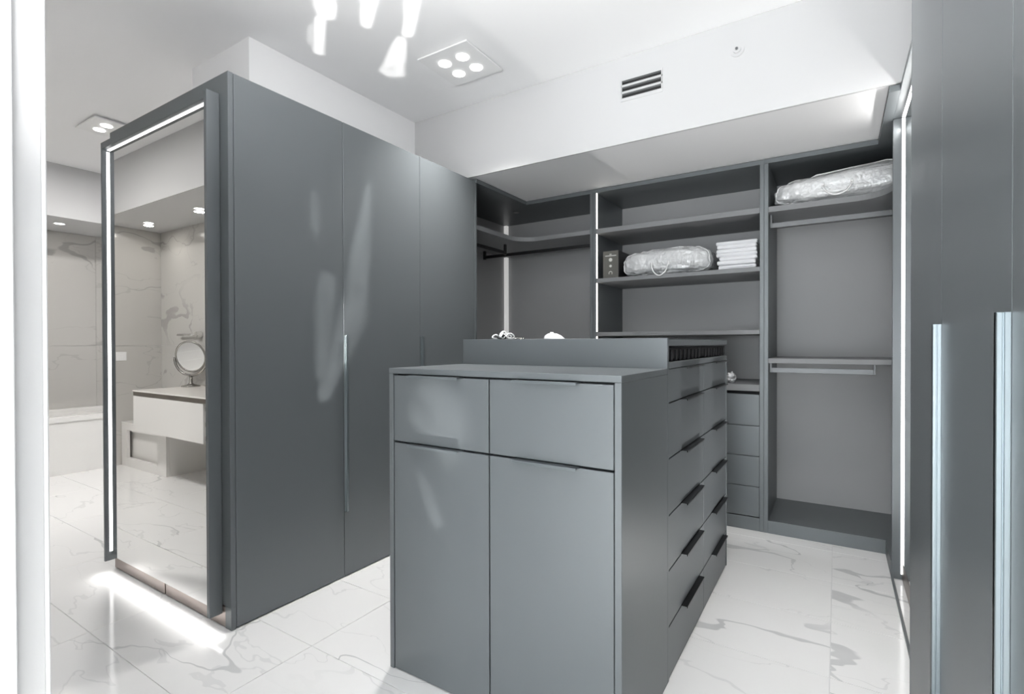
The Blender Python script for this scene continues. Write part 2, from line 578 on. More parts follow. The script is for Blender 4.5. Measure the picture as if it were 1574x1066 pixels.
g = 0.001
for ya, yb in ((0.9, 1.156), (1.156, 2.356), (2.356, 3.2)):
    for za, zb in ((0.0, 1.235), (1.235, 2.469)):
        slab((-7.115, -7.10, ya + g, yb - g, za + g, zb - g), wb)
for ya, yb in ((-0.31, 0.295), (0.295, 0.9)):
    for za, zb in ((0.0, 1.235), (1.235, 2.469)):
        slab((-6.278, -6.268, ya + g, yb - g, za + g, zb - g), wb)
for xa, xb in ((-6.268, -5.07), (-5.07, -3.95)):
    for za, zb in ((0.0, 1.235), (1.235, 2.469)):
        slab((xa + g, xb - g, -0.318, -0.308, za + g, zb - g), wv)

# wall between closet and bedroom, ending in the white jamb on the left
struct('wall_front', [(-3.95, -1.165, 0.12, 0.31, 0, CZ), (0.235, 0.87, 0.10, 0.29, 0, CZ)], 'paint')
jb = boxes('door_1', [(-1.185, -1.153, 0.095, 0.272, 0, CZ - 0.002), (-1.26, -1.165, 0.31, 0.318, 0, CZ - 0.002)], 'trim', None, 0.002)
jb['kind'] = 'structure'
# bedroom shell behind the camera with its wide window
struct('wall_window', [(-3.2, -1.25, -3.4, -3.2, 0, CZ), (0.85, 1.05, -3.4, -3.2, 0, CZ), (-1.25, 0.85, -3.4, -3.2, 2.78, CZ)], 'paint')
struct('wall_bedroom', [(-3.2, -3.0, -3.2, 0.12, 0, CZ)], 'paint')
win = struct('window_1', [(-1.25, -1.19, -3.34, -3.26, 0, 2.78), (0.79, 0.85, -3.34, -3.26, 0, 2.78), (-1.19, 0.79, -3.34, -3.26, 2.72, 2.78),
                          (-1.19, 0.79, -3.34, -3.26, 0, 0.06), (-0.22, -0.18, -3.34, -3.26, 0.06, 2.72)], 'alu', 0.002)
for xa, xb in ((-1.19, -0.22), (-0.18, 0.79)):
    boxes('pane', [(xa, xb, -3.303, -3.297, 0.06, 2.72)], 'winglass', win, 0)

# ---------------------------------------------------------------- left wardrobe
WT = 2.43
wr = thing('wardrobe', 'tall graphite wardrobe on the left with flat doors and a mirror on its end', 'wardrobe', (-2.82, 2.1, 0))
boxes('carcass', [(-3.42, -2.245, 1.232, 2.984, 0.0, WT - 0.002)], 'graphite', wr)
boxes('end_panel', [(-3.428, -2.22, 1.207, 1.230, 0.10, WT)], 'graphite', wr)
boxes('end_panel', [(-2.268, -2.22, 1.2085, 1.230, 0.0, 0.0995)], 'graphite', wr)
for k, (ya, yb) in enumerate(((1.2325, 1.8125), (1.8155, 2.4075), (2.4105, 2.984))):
    d = boxes('door', [(-2.244, -2.22, ya, yb, 0.006, WT - 0.001)], 'graphite', wr, 0.0015)
    if k:
        boxes('handle', [(-2.2205, -2.2135, ya + 0.0005, ya + 0.016, 0.354, 1.295), (-2.2105, -2.2025, ya + 0.0005, ya + 0.016, 0.354, 1.295),
                         (-2.2205, -2.2025, ya + 0.006, ya + 0.016, 0.354, 1.295)], 'alu', d, 0.0008)
boxes('kick_plate', [(-3.405, -2.824, 1.2075, 1.214, 0.004, 0.094)], 'kick', wr)
boxes('kick_plate', [(-2.815, -2.2685, 1.2085, 1.215, 0.004, 0.094)], 'kick', wr)


# ---------------------------------------------------------------- lighted mirrors
lm = thing('lighted_mirror', 'tall LED-lit mirror in a graphite frame on the wardrobe end, showing the bathroom', 'mirror', (-2.835, 1.18, 0.06))
x0, x1, yf, yb, yg, zb, zt = -3.372, -2.285, 1.15, 1.2055, 1.178, 0.062, 2.346
boxes('frame_side', [(x0 - 0.014, x0, yf, yb, zb, zt)], 'graphite', lm)
boxes('frame_side', [(x1 - 0.022, x1, yf, yb, zb, zt)], 'graphite', lm)
boxes('frame_top', [(x0 + 0.0005, x1 - 0.0225, yf, yb, zt - 0.036, zt)], 'graphite', lm)
boxes('mirror_glass', [(x0 + 0.001, x1 - 0.0235, yg, yg + 0.006, 0.0885, zt - 0.0365)], 'mirror', lm, 0)
boxes('backing_panel', [(x0 + 0.001, x1 - 0.0235, yg + 0.0065, yb, 0.0955, zt - 0.0365)], 'graphite_in', lm)
boxes('led_strip', [(x0 + 0.0002, x0 + 0.003, yg - 0.007, yg - 0.001, zb + 0.05, zt - 0.045)], 'led', lm, 0)
boxes('led_strip', [(x0 + 0.01, x1 - 0.03, yg - 0.007, yg - 0.001, zt - 0.039, zt - 0.0364)], 'led', lm, 0)
boxes('led_strip', [(x1 - 0.0252, x1 - 0.0222, yg - 0.007, yg - 0.001, zb + 0.05, zt - 0.045)], 'led', lm, 0)
boxes('led_strip', [(x0 + 0.01, x1 - 0.03, yg + 0.008, yg + 0.022, 0.0915, 0.095)], 'led', lm, 0)
light('mirror_floor_light', 'AREA', (-2.785, 1.160, 0.060), (-2.785, 1.128, 0.0), 0.42, (1, 0.99, 0.97),
      shape='RECTANGLE', size=1.16, size_y=0.014, spread=2.0)

rm = thing('lighted_mirror', 'narrow glimpse of a tall LED-lit mirror frame beside the right-hand wardrobe', 'mirror', (0.29, 2.8, 0))
xf, xg, ya, yb2, rt = 0.248, 0.293, 2.262, 3.385, 2.452
boxes('frame_side', [(xf, 0.36, 3.36, yb2, 0.0, rt - 0.0265)], 'graphite', rm)
boxes('frame_side', [(xf, 0.36, ya, ya + 0.022, 0.0, rt - 0.0265)], 'graphite', rm)
boxes('frame_top', [(xf, 0.36, ya, yb2, rt - 0.026, rt)], 'graphite', rm)
boxes('threshold', [(xf - 0.004, xf + 0.006, ya, yb2 + 0.002, 0.0, 0.014)], 'graphite', rm)
boxes('mirror_glass', [(xg, xg + 0.006, ya + 0.0225, 3.3595, 0.10, rt - 0.027)], 'mirror', rm, 0)
boxes('backing_panel', [(xg + 0.0065, 0.36, ya + 0.0225, 3.3595, 0.0, rt - 0.027)], 'graphite_in', rm)
boxes('kick_plate', [(xg - 0.001, xg + 0.0055, ya + 0.0225, 3.3595, 0.001, 0.098)], 'kick', rm)
boxes('led_strip', [(xg - 0.007, xg - 0.001, 3.357, 3.3598, 0.03, rt - 0.03)], 'led', rm, 0)
boxes('led_strip', [(xg - 0.007, xg - 0.001, ya + 0.0222, ya + 0.025, 0.03, rt - 0.03)], 'led', rm, 0)
boxes('led_strip', [(xg - 0.007, xg - 0.001, ya + 0.03, 3.35, rt - 0.0285, rt - 0.0262)], 'led', rm, 0)

# ---------------------------------------------------------------- right wardrobe
rw = thing('wardrobe', 'tall graphite wardrobe at the right edge with long pale vertical pulls', 'wardrobe', (0.53, 1.35, 0))
RX = 0.218
boxes('carcass', [(RX + 0.026, 0.862, 0.30, 2.255, 0.0, 2.452)], 'graphite', rw)
boxes('end_panel', [(RX, RX + 0.026, 2.232, 2.256, 0.0, 2.452)], 'graphite', rw)
for ya_, yb_ in ((1.6345, 2.2305), (1.0335, 1.6315), (0.434, 1.0305)):
    d = boxes('door', [(RX, RX + 0.024, ya_, yb_, 0.006, 2.451)], 'graphite', rw, 0.0015)
    boxes('handle', [(RX - 0.0075, RX + 0.0005, ya_ + 0.0005, ya_ + 0.016, 0.354, 1.295), (RX - 0.0165, RX - 0.0095, ya_ + 0.0005, ya_ + 0.016, 0.354, 1.295),
                     (RX - 0.0165, RX + 0.0005, ya_ + 0.006, ya_ + 0.016, 0.354, 1.295)], 'alu', d, 0.0008)

# ---------------------------------------------------------------- corner closet
YB = 4.30
cc = thing('corner_closet', 'open graphite corner closet with curved shelf and black hanging rails', 'closet', (-2.2, 3.9, 0))
boxes('back_panel', [(-2.81, -1.6395, YB, YB + 0.015, 0.0, 2.45)], 'graphite_in', cc)
boxes('back_panel', [(-2.825, -2.81, 3.012, YB - 0.0005, 0.0, 2.45)], 'graphite_in', cc)
boxes('side_panel', [(-1.639, -1.6145, 3.72, YB - 0.0005, 0.0, 2.4205)], 'graphite', cc)
boxes('side_panel', [(-2.809, -2.22, 2.988, 3.011, 0.0, 2.4205)], 'graphite', cc)
bm = bmesh.new()
add_prism(bm, [(-2.809, 3.0115), (-2.22, 3.0115), (-2.22, 3.72), (-1.6145, 3.72), (-1.6145, YB - 0.001), (-2.809, YB - 0.001)], 2.421, 2.451)
top = obj('top_panel', bm, 'graphite', cc)


def lshape(xi, xe, y_end, ye, xo, r=0.2, n=10):
    """L plan with a rounded inside corner; leg goes to y_end (front), arm to xe (right)"""
    pts = [(xo, y_end), (xi, y_end)]
    for k in range(n + 1):
        a = math.pi / 2 * k / n
        # inner corner at (xi, ye), concave fillet
        pts.append((xi + r - r * math.cos(a), ye - r + r * math.sin(a)))
    pts += [(xe, ye), (xe, YB - 0.001), (xo, YB - 0.001)]
    return pts


bm = bmesh.new()
add_prism(bm, lshape(-2.285, -1.6395, 3.012, 3.722, -2.809, 0.17), 2.106, 2.140)
obj('shelf', bm, 'graphite_mid', cc)
boxes('plinth', [(-2.24, -1.6395, 3.735, 3.755, 0.0, 0.083)], 'graphite', cc)
boxes('bottom_panel', [(-2.809, -1.6395, 3.7555, YB - 0.0005, 0.06, 0.083)], 'graphite', cc)
boxes('led_strip', [(-2.808, -2.775, YB - 0.034, YB - 0.001, 0.085, 2.105)], 'led_soft', cc, 0)
boxes('led_strip', [(-2.808, -2.775, YB - 0.034, YB - 0.001, 2.141, 2.42)], 'led_soft', cc, 0)
r1 = boxes('hanging_rail', [(-2.76, -1.6395, 3.868, 3.882, 2.035, 2.062)], 'rail_black', cc)
boxes('bracket', [(-2.775, -2.755, 3.862, 3.888, 2.028, 2.105)], 'rail_black', r1)
boxes('bracket', [(-1.70, -1.68, 3.868, 3.882, 2.062, 2.105)], 'rail_black', r1)
r2 = boxes('hanging_rail', [(-2.43, -2.416, 3.0115, 3.70, 2.02, 2.047)], 'rail_black', cc)
boxes('bracket', [(-2.433, -2.413, 3.69, 3.71, 2.015, 2.105)], 'rail_black', r2)
boxes('bracket', [(-2.43, -2.416, 3.08, 3.10, 2.047, 2.105)], 'rail_black', r2)
bm = bmesh.new()
add_disc(bm, (-2.58, 3.42, 2.4205), 0.028, -0.004)
obj('spotlight', bm, 'chrome', top)
bm = bmesh.new()
add_disc(bm, (-2.42, 3.87, 2.4205), 0.028, -0.004)
obj('spotlight', bm, 'chrome', top)

# ---------------------------------------------------------------- middle shelving unit
ms = thing('shelving_unit', 'open graphite shelving between two posts with lit edge and four plain drawers below', 'shelving', (-1.0, 3.9, 0))
xl, xr, YF = -1.6135, -0.405, 3.72
boxes('side_panel', [(xl, xl + 0.0265, YF, YB - 0.0005, 0.0, 2.4205)], 'graphite', ms)
boxes('side_panel', [(xr - 0.025, xr, YF, YB - 0.0005, 0.0, 2.4205)], 'graphite', ms)
xi0, xi1 = xl + 0.027, xr - 0.0255
boxes('back_panel', [(xl, xr, YB, YB + 0.015, 0.0, 2.45)], 'graphite_in', ms)
boxes('top_panel', [(xl, xr, YF, YB - 0.0005, 2.421, 2.451)], 'graphite', ms)
SH = ((2.104, 2.140), (1.722, 1.752), (1.306, 1.335))
for a, b in SH:
    boxes('shelf', [(xi0, xi1, YF + 0.001, YB - 0.001, a, b)], 'graphite_mid', ms)
boxes('worktop', [(xi0, xi1, YF, YB - 0.001, 0.928, 0.972)], 'graphite_mid', ms)
for a, b in ((0.093, 0.290), (0.294, 0.493), (0.497, 0.695), (0.699, 0.906)):
    boxes('drawer', [(xi0 + 0.001, xi1 - 0.001, YF + 0.004, YF + 0.024, a, b)], 'graphite', ms)
boxes('drawer_box', [(xi0, xi1, YF + 0.03, YB - 0.002, 0.088, 0.926)], 'gap', ms)
boxes('plinth', [(xi0, xi1, YF + 0.003, YF + 0.02, 0.0, 0.0865)], 'graphite', ms)
for a, b in ((2.145, 2.418), (1.757, 2.099), (1.34, 1.717), (0.977, 1.301)):
    boxes('led_strip', [(xi0 - 0.0004, xi0 + 0.004, YF + 0.002, YF + 0.018, a, b)], 'led_warm', ms, 0)

# ---------------------------------------------------------------- right hanging closet
hc = thing('hanging_closet', 'open graphite hanging bay on the right with two shelves and two rails', 'closet', (0.1, 3.9, 0))
hx0, hx1 = -0.4045, 0.85
boxes('side_panel', [(hx0, hx0 + 0.0255, YF, YB - 0.0005, 0.0, 2.4205)], 'graphite', hc)
boxes('side_panel', [(hx1 - 0.02, hx1, 3.39, YB - 0.0005, 0.0, 2.4205)], 'graphite', hc)
boxes('back_panel', [(hx0, hx1, YB, YB + 0.015, 0.0, 2.45)], 'graphite_in', hc)
bm = bmesh.new()
add_prism(bm, [(hx0, YF), (0.205, YF), (0.205, 2.98), (0.247, 2.98), (0.247, 3.388), (hx1, 3.388), (hx1, YB - 0.001), (hx0, YB - 0.001)], 2.4215, 2.4515)
obj('top_panel', bm, 'graphite', hc)
hi = hx0 + 0.026


def rshape(r):
    pts = [(hi, YB - 0.001), (hi, YF + 0.001)]
    for k in range(11):
        a = math.pi / 2 * k / 10
        pts.append((0.262 - r + r * math.sin(a), YF + 0.001 - r + r * math.cos(a)))
    return pts + [(0.262, 3.392), (hx1 - 0.0205, 3.392), (hx1 - 0.0205, YB - 0.001)]


bm = bmesh.new()
add_prism(bm, rshape(0.17), 2.102, 2.137)
obj('shelf', bm, 'graphite_mid', hc)
boxes('shelf', [(hi, hx1 - 0.0205, YF + 0.001, YB - 0.001, 1.116, 1.148)], 'graphite_mid', hc)
for zz, xe in ((2.012, hx1 - 0.021), (1.052, 0.20)):
    rl = boxes('hanging_rail', [(hi + 0.002, xe, 3.80, 3.812, zz, zz + 0.032)], 'rail_grey', hc)
    zs = 2.102 if zz > 1.5 else 1.116
    boxes('bracket', [(hi + 0.002, hi + 0.014, 3.797, 3.815, zz, zs)], 'rail_grey', rl)
    boxes('bracket', [(xe - 0.012, xe, 3.797, 3.815, zz, zs)], 'rail_grey', rl)
bm = bmesh.new()
add_prism(bm, [(hi, YF + 0.02), (0.262, YF + 0.02), (0.262, 3.392), (hx1 - 0.0205, 3.392), (hx1 - 0.0205, YB - 0.001), (hi, YB - 0.001)], 0.060, 0.083)
obj('bottom_panel', bm, 'graphite', hc)
bm = bmesh.new()
add_prism(bm, [(hi, YF), (0.245, YF), (0.245, 3.388), (0.262, 3.388), (0.262, YF + 0.0195), (hi, YF + 0.0195)], 0.0, 0.083)
obj('plinth', bm, 'graphite', hc)

# ---------------------------------------------------------------- island
ic = thing('island_cabinet', 'graphite island front with two drawers above two tall doors', 'cabinet', (-0.99, 1.64, 0))
IX0, IX1, IY0, IY1, IZ = -1.457, -0.521, 1.405, 1.8745, 1.156
boxes('countertop', [(IX0, IX1, IY0, IY1, IZ - 0.0205, IZ)], 'graphite', ic)
boxes('side_panel', [(IX0, IX0 + 0.021, IY0, IY1, 0.0, IZ - 0.021)], 'graphite', ic)
boxes('side_panel', [(IX1 - 0.022, IX1, IY0, IY1, 0.0, IZ - 0.021)], 'graphite', ic)
boxes('carcass', [(IX0 + 0.0215, IX1 - 0.0225, IY0 + 0.026, IY1, 0.02, IZ - 0.0215)], 'gap', ic)
bm_cols = ((IX0 + 0.024, -0.991, (-1.346, -1.109)), (-0.986, IX1 - 0.0255, (-0.887, -0.657)))
for xa, xb, (pa, pb) in bm_cols:
    for nm, za, zb_ in (('drawer', 0.879, 1.1285), ('door', 0.004, 0.8715)):
        d = boxes(nm, [(xa, xb, IY0 + 0.003, IY0 + 0.023, za, zb_)], 'graphite', ic, 0.0012)
        boxes('handle', [(pa, pb, IY0 - 0.020, IY0 + 0.022, zb_ + 0.0004, zb_ + 0.0032), (pa, pb, IY0 - 0.021, IY0 - 0.0188, zb_ - 0.0055, zb_ + 0.0032)], 'pull', d, 0.0005)

dc = thing('drawer_chest', 'taller graphite drawer chest behind the island front with black pulls and glass display top', 'chest', (-0.99, 2.47, 0))
DY0, DY1, DZ = 1.8755, 3.065, 1.268
boxes('end_panel', [(IX0 - 0.005, IX1, DY0, DY0 + 0.018, 0.0, DZ)], 'graphite', dc)
boxes('end_panel', [(IX0 - 0.005, IX1, DY1 - 0.012, DY1, 0.0, 1.1785)], 'graphite', dc)
boxes('side_panel', [(IX0 - 0.005, IX0 + 0.015, DY0 + 0.0185, DY1 - 0.0125, 0.0, DZ)], 'graphite', dc)
boxes('carcass', [(IX0 + 0.0155, IX1 - 0.024, DY0 + 0.0185, DY1 - 0.0125, 0.01, 1.153)], 'gap', dc)
boxes('rail', [(IX0 + 0.0155, IX1, DY0 + 0.0185, DY1 - 0.0125, 1.155, 1.1785)], 'graphite', dc)
boxes('rail', [(IX1 - 0.04, IX1, DY0 + 0.0185, DY1, 1.2405, 1.262)], 'graphite', dc)
boxes('rail', [(IX0 + 0.0155, IX0 + 0.05, DY0 + 0.0185, DY1 - 0.0125, 1.2405, 1.262)], 'graphite', dc)
boxes('glass_top', [(IX0 + 0.0155, IX1 - 0.001, DY0 + 0.0185, DY1 - 0.0125, 1.2625, 1.2675)], 'glass', dc, 0.0008)
for ya_, yb_ in ((1.896, 2.476), (2.484, 3.063)):
    t = boxes('tray', [(IX0 + 0.03, IX1 - 0.03, ya_, yb_, 1.179, 1.186), (IX1 - 0.034, IX1 - 0.012, ya_, yb_, 1.186, 1.232),
                       (IX0 + 0.03, IX0 + 0.034, ya_, yb_, 1.186, 1.232), (IX0 + 0.034, IX1 - 0.034, ya_, ya_ + 0.005, 1.186, 1.232),
                       (IX0 + 0.034, IX1 - 0.034, yb_ - 0.005, yb_, 1.186, 1.232)], 'velvet', dc)
    n = 9
    for k in range(1, n):
        yy = ya_ + (yb_ - ya_) * k / n
        boxes('divider', [(IX1 - 0.0118, IX1 - 0.006, yy - 0.010, yy + 0.010, 1.182, 1.222 + 0.006 * random.random())], 'velvet2' if k % 3 else 'velvet', t, 0.001)
ROWS = (1.155, 1.027, 0.8205, 0.6095, 0.4045, 0.196, 0.0)
for ya_, yb_, pa, pb in ((1.897, 2.4875, 2.09, 2.40), (2.4905, 3.05, 2.675, 2.985)):
    for k in range(6):
        zt_, zb_ = ROWS[k] - 0.0025, ROWS[k + 1] + 0.0025
        d = boxes('drawer', [(IX1 - 0.023, IX1 - 0.003, ya_, yb_, zb_, zt_)], 'graphite', dc, 0.0012)
        boxes('handle', [(IX1 - 0.012, IX1 + 0.020, pa, pb, zt_ + 0.0003, zt_ + 0.0024), (IX1 + 0.0175, IX1 + 0.020, pa, pb, zt_ - 0.005, zt_ + 0.0024)], 'dark_pull', d, 0.0005)


# ---------------------------------------------------------------- soft goods on the shelves
def sgn_pow(v, e):
    return math.copysign(abs(v) ** e, v)


def bag_point(c, dims, taper, seed, p):
    """unit superquadric point -> puffed, tapered, wrinkled bag"""
    L, D, H = dims
    tl, tr = taper
    t = (p.x + 1) / 2
    hh = H * (tl * (1 - t) + tr * t) * (0.94 + 0.12 * math.sin(math.pi * t))
    q = Vector((p.x * L / 2, p.y * D / 2, p.z * hh / 2))
    nrm = Vector((p.x * 0.6, p.y, p.z * 0.8)).normalized()
    n = noise.noise(Vector((q.x * 8 + seed, q.y * 9, q.z * 12)))
    n2 = noise.turbulence(Vector((q.x * 15 + seed, q.y * 14, q.z * 24)), 3, True)
    q += nrm * (0.012 * n + 0.022 * (n2 - 0.75))
    return Vector((c[0], c[1], c[2])) + Vector((q.x, q.y, max(q.z + hh / 2, 0.0)))


def bedding_bag(label, cx, cy, z0, L, D, H, tl, tr, seed, hx, hw, hz, drop):
    t = thing('bedding_bag', label, 'bag', (cx, cy, z0), 'clear zip bags of bedding')
    c, dims, tp = (cx, cy, z0), (L, D, H), (tl, tr)
    A, B = 5.6, 4.2
    bm = bmesh.new()
    nu, nv = 96, 48
    grid = []
    for j in range(nv + 1):
        v = -math.pi / 2 + math.pi * j / nv
        cv, sv = sgn_pow(math.cos(v), 2 / B), sgn_pow(math.sin(v), 2 / B)
        grid.append([bm.verts.new(bag_point(c, dims, tp, seed, Vector((cv * sgn_pow(math.cos(u), 2 / A), cv * sgn_pow(math.sin(u), 2 / A), sv))))
                     for u in [-math.pi + 2 * math.pi * i / nu for i in range(nu)]])
    for j in range(nv):
        for i in range(nu):
            bm.faces.new((grid[j][i], grid[j][(i + 1) % nu], grid[j + 1][(i + 1) % nu], grid[j + 1][i]))
    bmesh.ops.remove_doubles(bm, verts=bm.verts, dist=1e-5)
    obj('bag_body', bm, 'vinyl', t, smooth=True)
    for side in (-1, 1):                       # piping along the front and the back seam, lying on the skin
        pts = []
        for k in range(72):
            a = 2 * math.pi * k / 72
            px, pz = 0.955 * sgn_pow(math.cos(a), 2 / B), 0.955 * sgn_pow(math.sin(a), 2 / B)
            py = side * max(1e-3, max(0.0, 1 - abs(pz) ** B) ** (A / B) - abs(px) ** A) ** (1 / A)
            pts.append(bag_point(c, dims, tp, seed, Vector((px, py, pz))) + Vector((0, side * 0.001, 0.001)))
        tube('piping', pts, 0.0042, 'piping', t, 8, True)
    hp = []                                    # soft loop handle
    for k in range(21):
        q = k / 20
        d = math.sin(math.pi * q) ** 0.55
        hp.append((hx + hw * (q - 0.5), cy - D / 2 - 0.010 - 0.014 * d, hz - drop * d))
    tube('carry_handle', hp, 0.0052, 'piping', t, 8)
    for sx in (-1, 1):
        x = hx + sx * hw / 2
        boxes('handle_tab', [(x - 0.008, x + 0.008, cy - D / 2 - 0.012, cy - D / 2 + 0.004, hz - 0.014, hz + 0.014)], 'piping', t, 0.003)
    return t


bedding_bag('clear zip bag of white bedding between the grey box and the folded sheets', -1.072, 3.96, 1.753, 0.665, 0.46, 0.195, 0.93, 1.03, 3.0,
            -1.09, 0.125, 1.83, 0.088)
bedding_bag('large clear zip bag of white bedding on the high shelf of the right-hand bay', 0.068, 3.98, 2.138, 0.86, 0.50, 0.225, 0.70, 1.02, 11.0,
            0.0, 0.15, 2.225, 0.068)

# folded white sheets
zz = 1.753
names = ('lowest', 'second from bottom', 'third from bottom', 'fourth from bottom', 'fifth from bottom', 'sixth from bottom', 'topmost')
hs = (0.030, 0.032, 0.026, 0.028, 0.026, 0.026, 0.026)
for k in range(7):
    h = hs[k]
    xa, xb = -0.715 + random.uniform(0, 0.03), -0.445 - random.uniform(0, 0.012)
    ya_ = 3.745 + random.uniform(0, 0.02)
    bm = bmesh.new()
    r = bmesh.ops.create_cube(bm, size=1.0)
    bmesh.ops.scale(bm, vec=(xb - xa, 0.34, h - 0.001), verts=bm.verts)
    bmesh.ops.bevel(bm, geom=list(bm.edges), offset=h * 0.36, segments=3, affect='EDGES', profile=0.5)
    bmesh.ops.subdivide_edges(bm, edges=[e for e in bm.edges if e.calc_length() > 0.08], cuts=10, use_grid_fill=True)
    for v in bm.verts:
        n = noise.noise(Vector((v.co.x * 14 + k * 5, v.co.y * 14, v.co.z * 30)))
        v.co.x += 0.004 * n
        v.co.y += 0.007 * noise.noise(Vector((v.co.x * 10, k * 3.1, v.co.z * 20)))
    bmesh.ops.translate(bm, vec=((xa + xb) / 2, ya_ + 0.17, zz + h / 2), verts=bm.verts)
    o = obj('folded_sheet', bm, 'linen', None, True, origin=((xa + xb) / 2, ya_ + 0.17, zz))
    tag(o, 'folded white sheet, %s in the pile on the middle shelf' % names[k], 'sheet', 'folded white sheets')
    # the fold line along the front edge
    boxes('fold_layer', [(xa + 0.02, xb - 0.012, ya_ - 0.0045, ya_ + 0.05, zz + h * 0.42, zz + h * 0.58)], 'linen', o, 0.001)
    zz += h

# grey product box with printed icons
pb = thing('product_box', 'slim grey and black carton with pale printed icons at the left of the middle shelf', 'box', (-1.475, 3.86, 1.753))
boxes('carton', [(-1.538, -1.412, 3.742, 4.02, 1.753, 1.962)], 'boxblack', pb)
boxes('front_print', [(-1.537, -1.413, 3.7405, 3.742, 1.755, 1.960)], 'boxface', pb, 0)
boxes('title_print', [(-1.52, -1.43, 3.7395, 3.7405, 1.921, 1.927)], 'print', pb, 0)
boxes('logo_print', [(-1.485, -1.468, 3.7395, 3.7405, 1.932, 1.938)], 'print', pb, 0)
for zc, rr in ((1.893, 0.014), (1.845, 0.010)):
    bm = bmesh.new()
    add_disc(bm, (-1.476, 3.7405, zc), rr, -0.001, 'y', 16)
    obj('icon_print', bm, 'print', pb)
bm = bmesh.new()
arc = [(-1.476 + 0.013 * math.cos(a), 3.740, 1.79 + 0.013 * math.sin(a)) for a in [math.radians(-40 + 28 * k) for k in range(10)]]
add_tube(bm, arc, 0.0032, 6)
obj('icon_print', bm, 'print', pb)

# things lying on the glass top of the chest
rb = thing('ribbon_bundle', 'tangled black and white ribbon on the left of the chest top', 'ribbon', (-1.33, 1.99, 1.268))
for k in range(9):
    a0 = random.uniform(0, 6.28)
    cx, cy = -1.325 + random.uniform(-0.035, 0.035), 1.99 + random.uniform(-0.02, 0.03)
    rx, rz = random.uniform(0.015, 0.03), random.uniform(0.008, 0.019)
    pts = []
    for q in range(20):
        a = 2 * math.pi * q / 20
        pts.append((cx + rx * math.cos(a) * math.cos(a0), cy + rx * math.cos(a) * math.sin(a0) + 0.006 * math.sin(2 * a),
                    1.2685 + 0.0035 + rz * (1 + math.sin(a))))
    tube('ribbon_loop', pts, 0.0035, 'piping' if k % 3 else 'black', rb, 6, True)
eg = thing('chain', 'small thin silvery chain beside the ribbon bundle', 'chain', (-1.25, 2.02, 1.268))
for k in range(9):
    cx, cy = -1.275 + 0.006 * k + random.uniform(-0.002, 0.002), 2.03 + random.uniform(-0.01, 0.01)
    pts = [(cx + 0.006 * math.cos(a), cy + 0.006 * math.sin(a), 1.2715 + 0.003 * math.sin(a + k)) for a in [2 * math.pi * q / 12 for q in range(12)]]
    tube('link', pts, 0.0016, 'chrome', eg, 5, True)
bm = bmesh.new()
add_lathe(bm, (-1.13, 2.15, 1.268), [(0.050, 0.0), (0.048, 0.006), (0.038, 0.018), (0.022, 0.027), (0.008, 0.030)], 28)
for v in bm.verts:
    v.co.x += 0.012 * (v.co.z - 1.268) / 0.03 * -1 + 0.003 * noise.noise(v.co * 40)
    v.co.y += 0.004 * noise.noise(v.co * 35 + Vector((5, 0, 0)))
o = obj('cloth_pouch', bm, 'linen', None, True, origin=(-1.13, 2.15, 1.268))
tag(o, 'small white cloth pouch lying on the chest top right of the ribbon', 'pouch')
boxes('drawstring', [(-1.150, -1.136, 2.142, 2.156, 1.297, 1.303)], 'piping', o, 0.002)

# crumpled clear wrapper on the shelving worktop
bm = bmesh.new()
bmesh.ops.create_icosphere(bm, subdivisions=3, radius=1)
for v in bm.verts:
    n = noise.turbulence(v.co * 2.3 + Vector((4, 1, 2)), 3, True)
    v.co = Vector((v.co.x * 0.035, v.co.y * 0.04, v.co.z * 0.042)) * (0.7 + 0.5 * n)
zm = min(v.co.z for v in bm.verts)
bmesh.ops.translate(bm, vec=(-0.622, 3.82, 0.972 - zm), verts=bm.verts)
o = obj('crumpled_wrapper', bm, 'vinyl', None, False, origin=(-0.622, 3.82, 0.972))
tag(o, 'small crumpled clear wrapper on the low worktop behind the drawer chest', 'wrapper')


# ---------------------------------------------------------------- ceiling fittings
def ceiling_fitting(label, cx, cy, half=0.185):
    t = thing('ceiling_light', label, 'light', (cx, cy, CZ), 'square four-lamp ceiling lights')
    boxes('spacer', [(cx - half + 0.03, cx + half - 0.03, cy - half + 0.03, cy + half - 0.03, CZ - 0.014, CZ - 0.0005)], 'white_metal', t)
    boxes('plate', [(cx - half, cx + half, cy - half, cy + half, CZ - 0.024, CZ - 0.0145)], 'white_metal', t, 0.002)
    for sx in (-1, 1):
        for sy in (-1, 1):
            bm = bmesh.new()
            add_disc(bm, (cx + sx * 0.068, cy + sy * 0.068, CZ - 0.0245), 0.037, -0.004, 'z', 28)
            obj('lamp', bm, 'lamp', t)


ceiling_fitting('square white ceiling light with four round lamps above the closet', -1.946, 2.48)
ceiling_fitting('square white ceiling light half hidden behind the left wardrobe top', -4.87, 1.738)

vt = thing('air_vent', 'white air vent with three dark slots on the bulkhead', 'vent', (-0.978, 2.97, 2.772))
vx0, vx1 = -1.105, -0.853
boxes('frame', [(vx0, vx1, 2.966, 2.9695, 2.829, 2.842), (vx0, vx1, 2.966, 2.9695, 2.792, 2.804), (vx0, vx1, 2.966, 2.9695, 2.752, 2.764), (vx0, vx1, 2.966, 2.9695, 2.704, 2.724),
                (vx0, vx0 + 0.008, 2.966, 2.9695, 2.7245, 2.8285), (vx1 - 0.008, vx1, 2.966, 2.9695, 2.7245, 2.8285)], 'paint', vt, 0.0008)
for zc in (2.738, 2.778, 2.8165):
    boxes('slot', [(vx0 + 0.0085, vx1 - 0.0085, 2.9685, 2.9697, zc - 0.012, zc + 0.012)], 'black', vt, 0)
    boxes('blade', [(vx0 + 0.009, vx1 - 0.009, 2.9655, 2.968, zc + 0.003, zc + 0.008)], 'rail_grey', vt, 0)

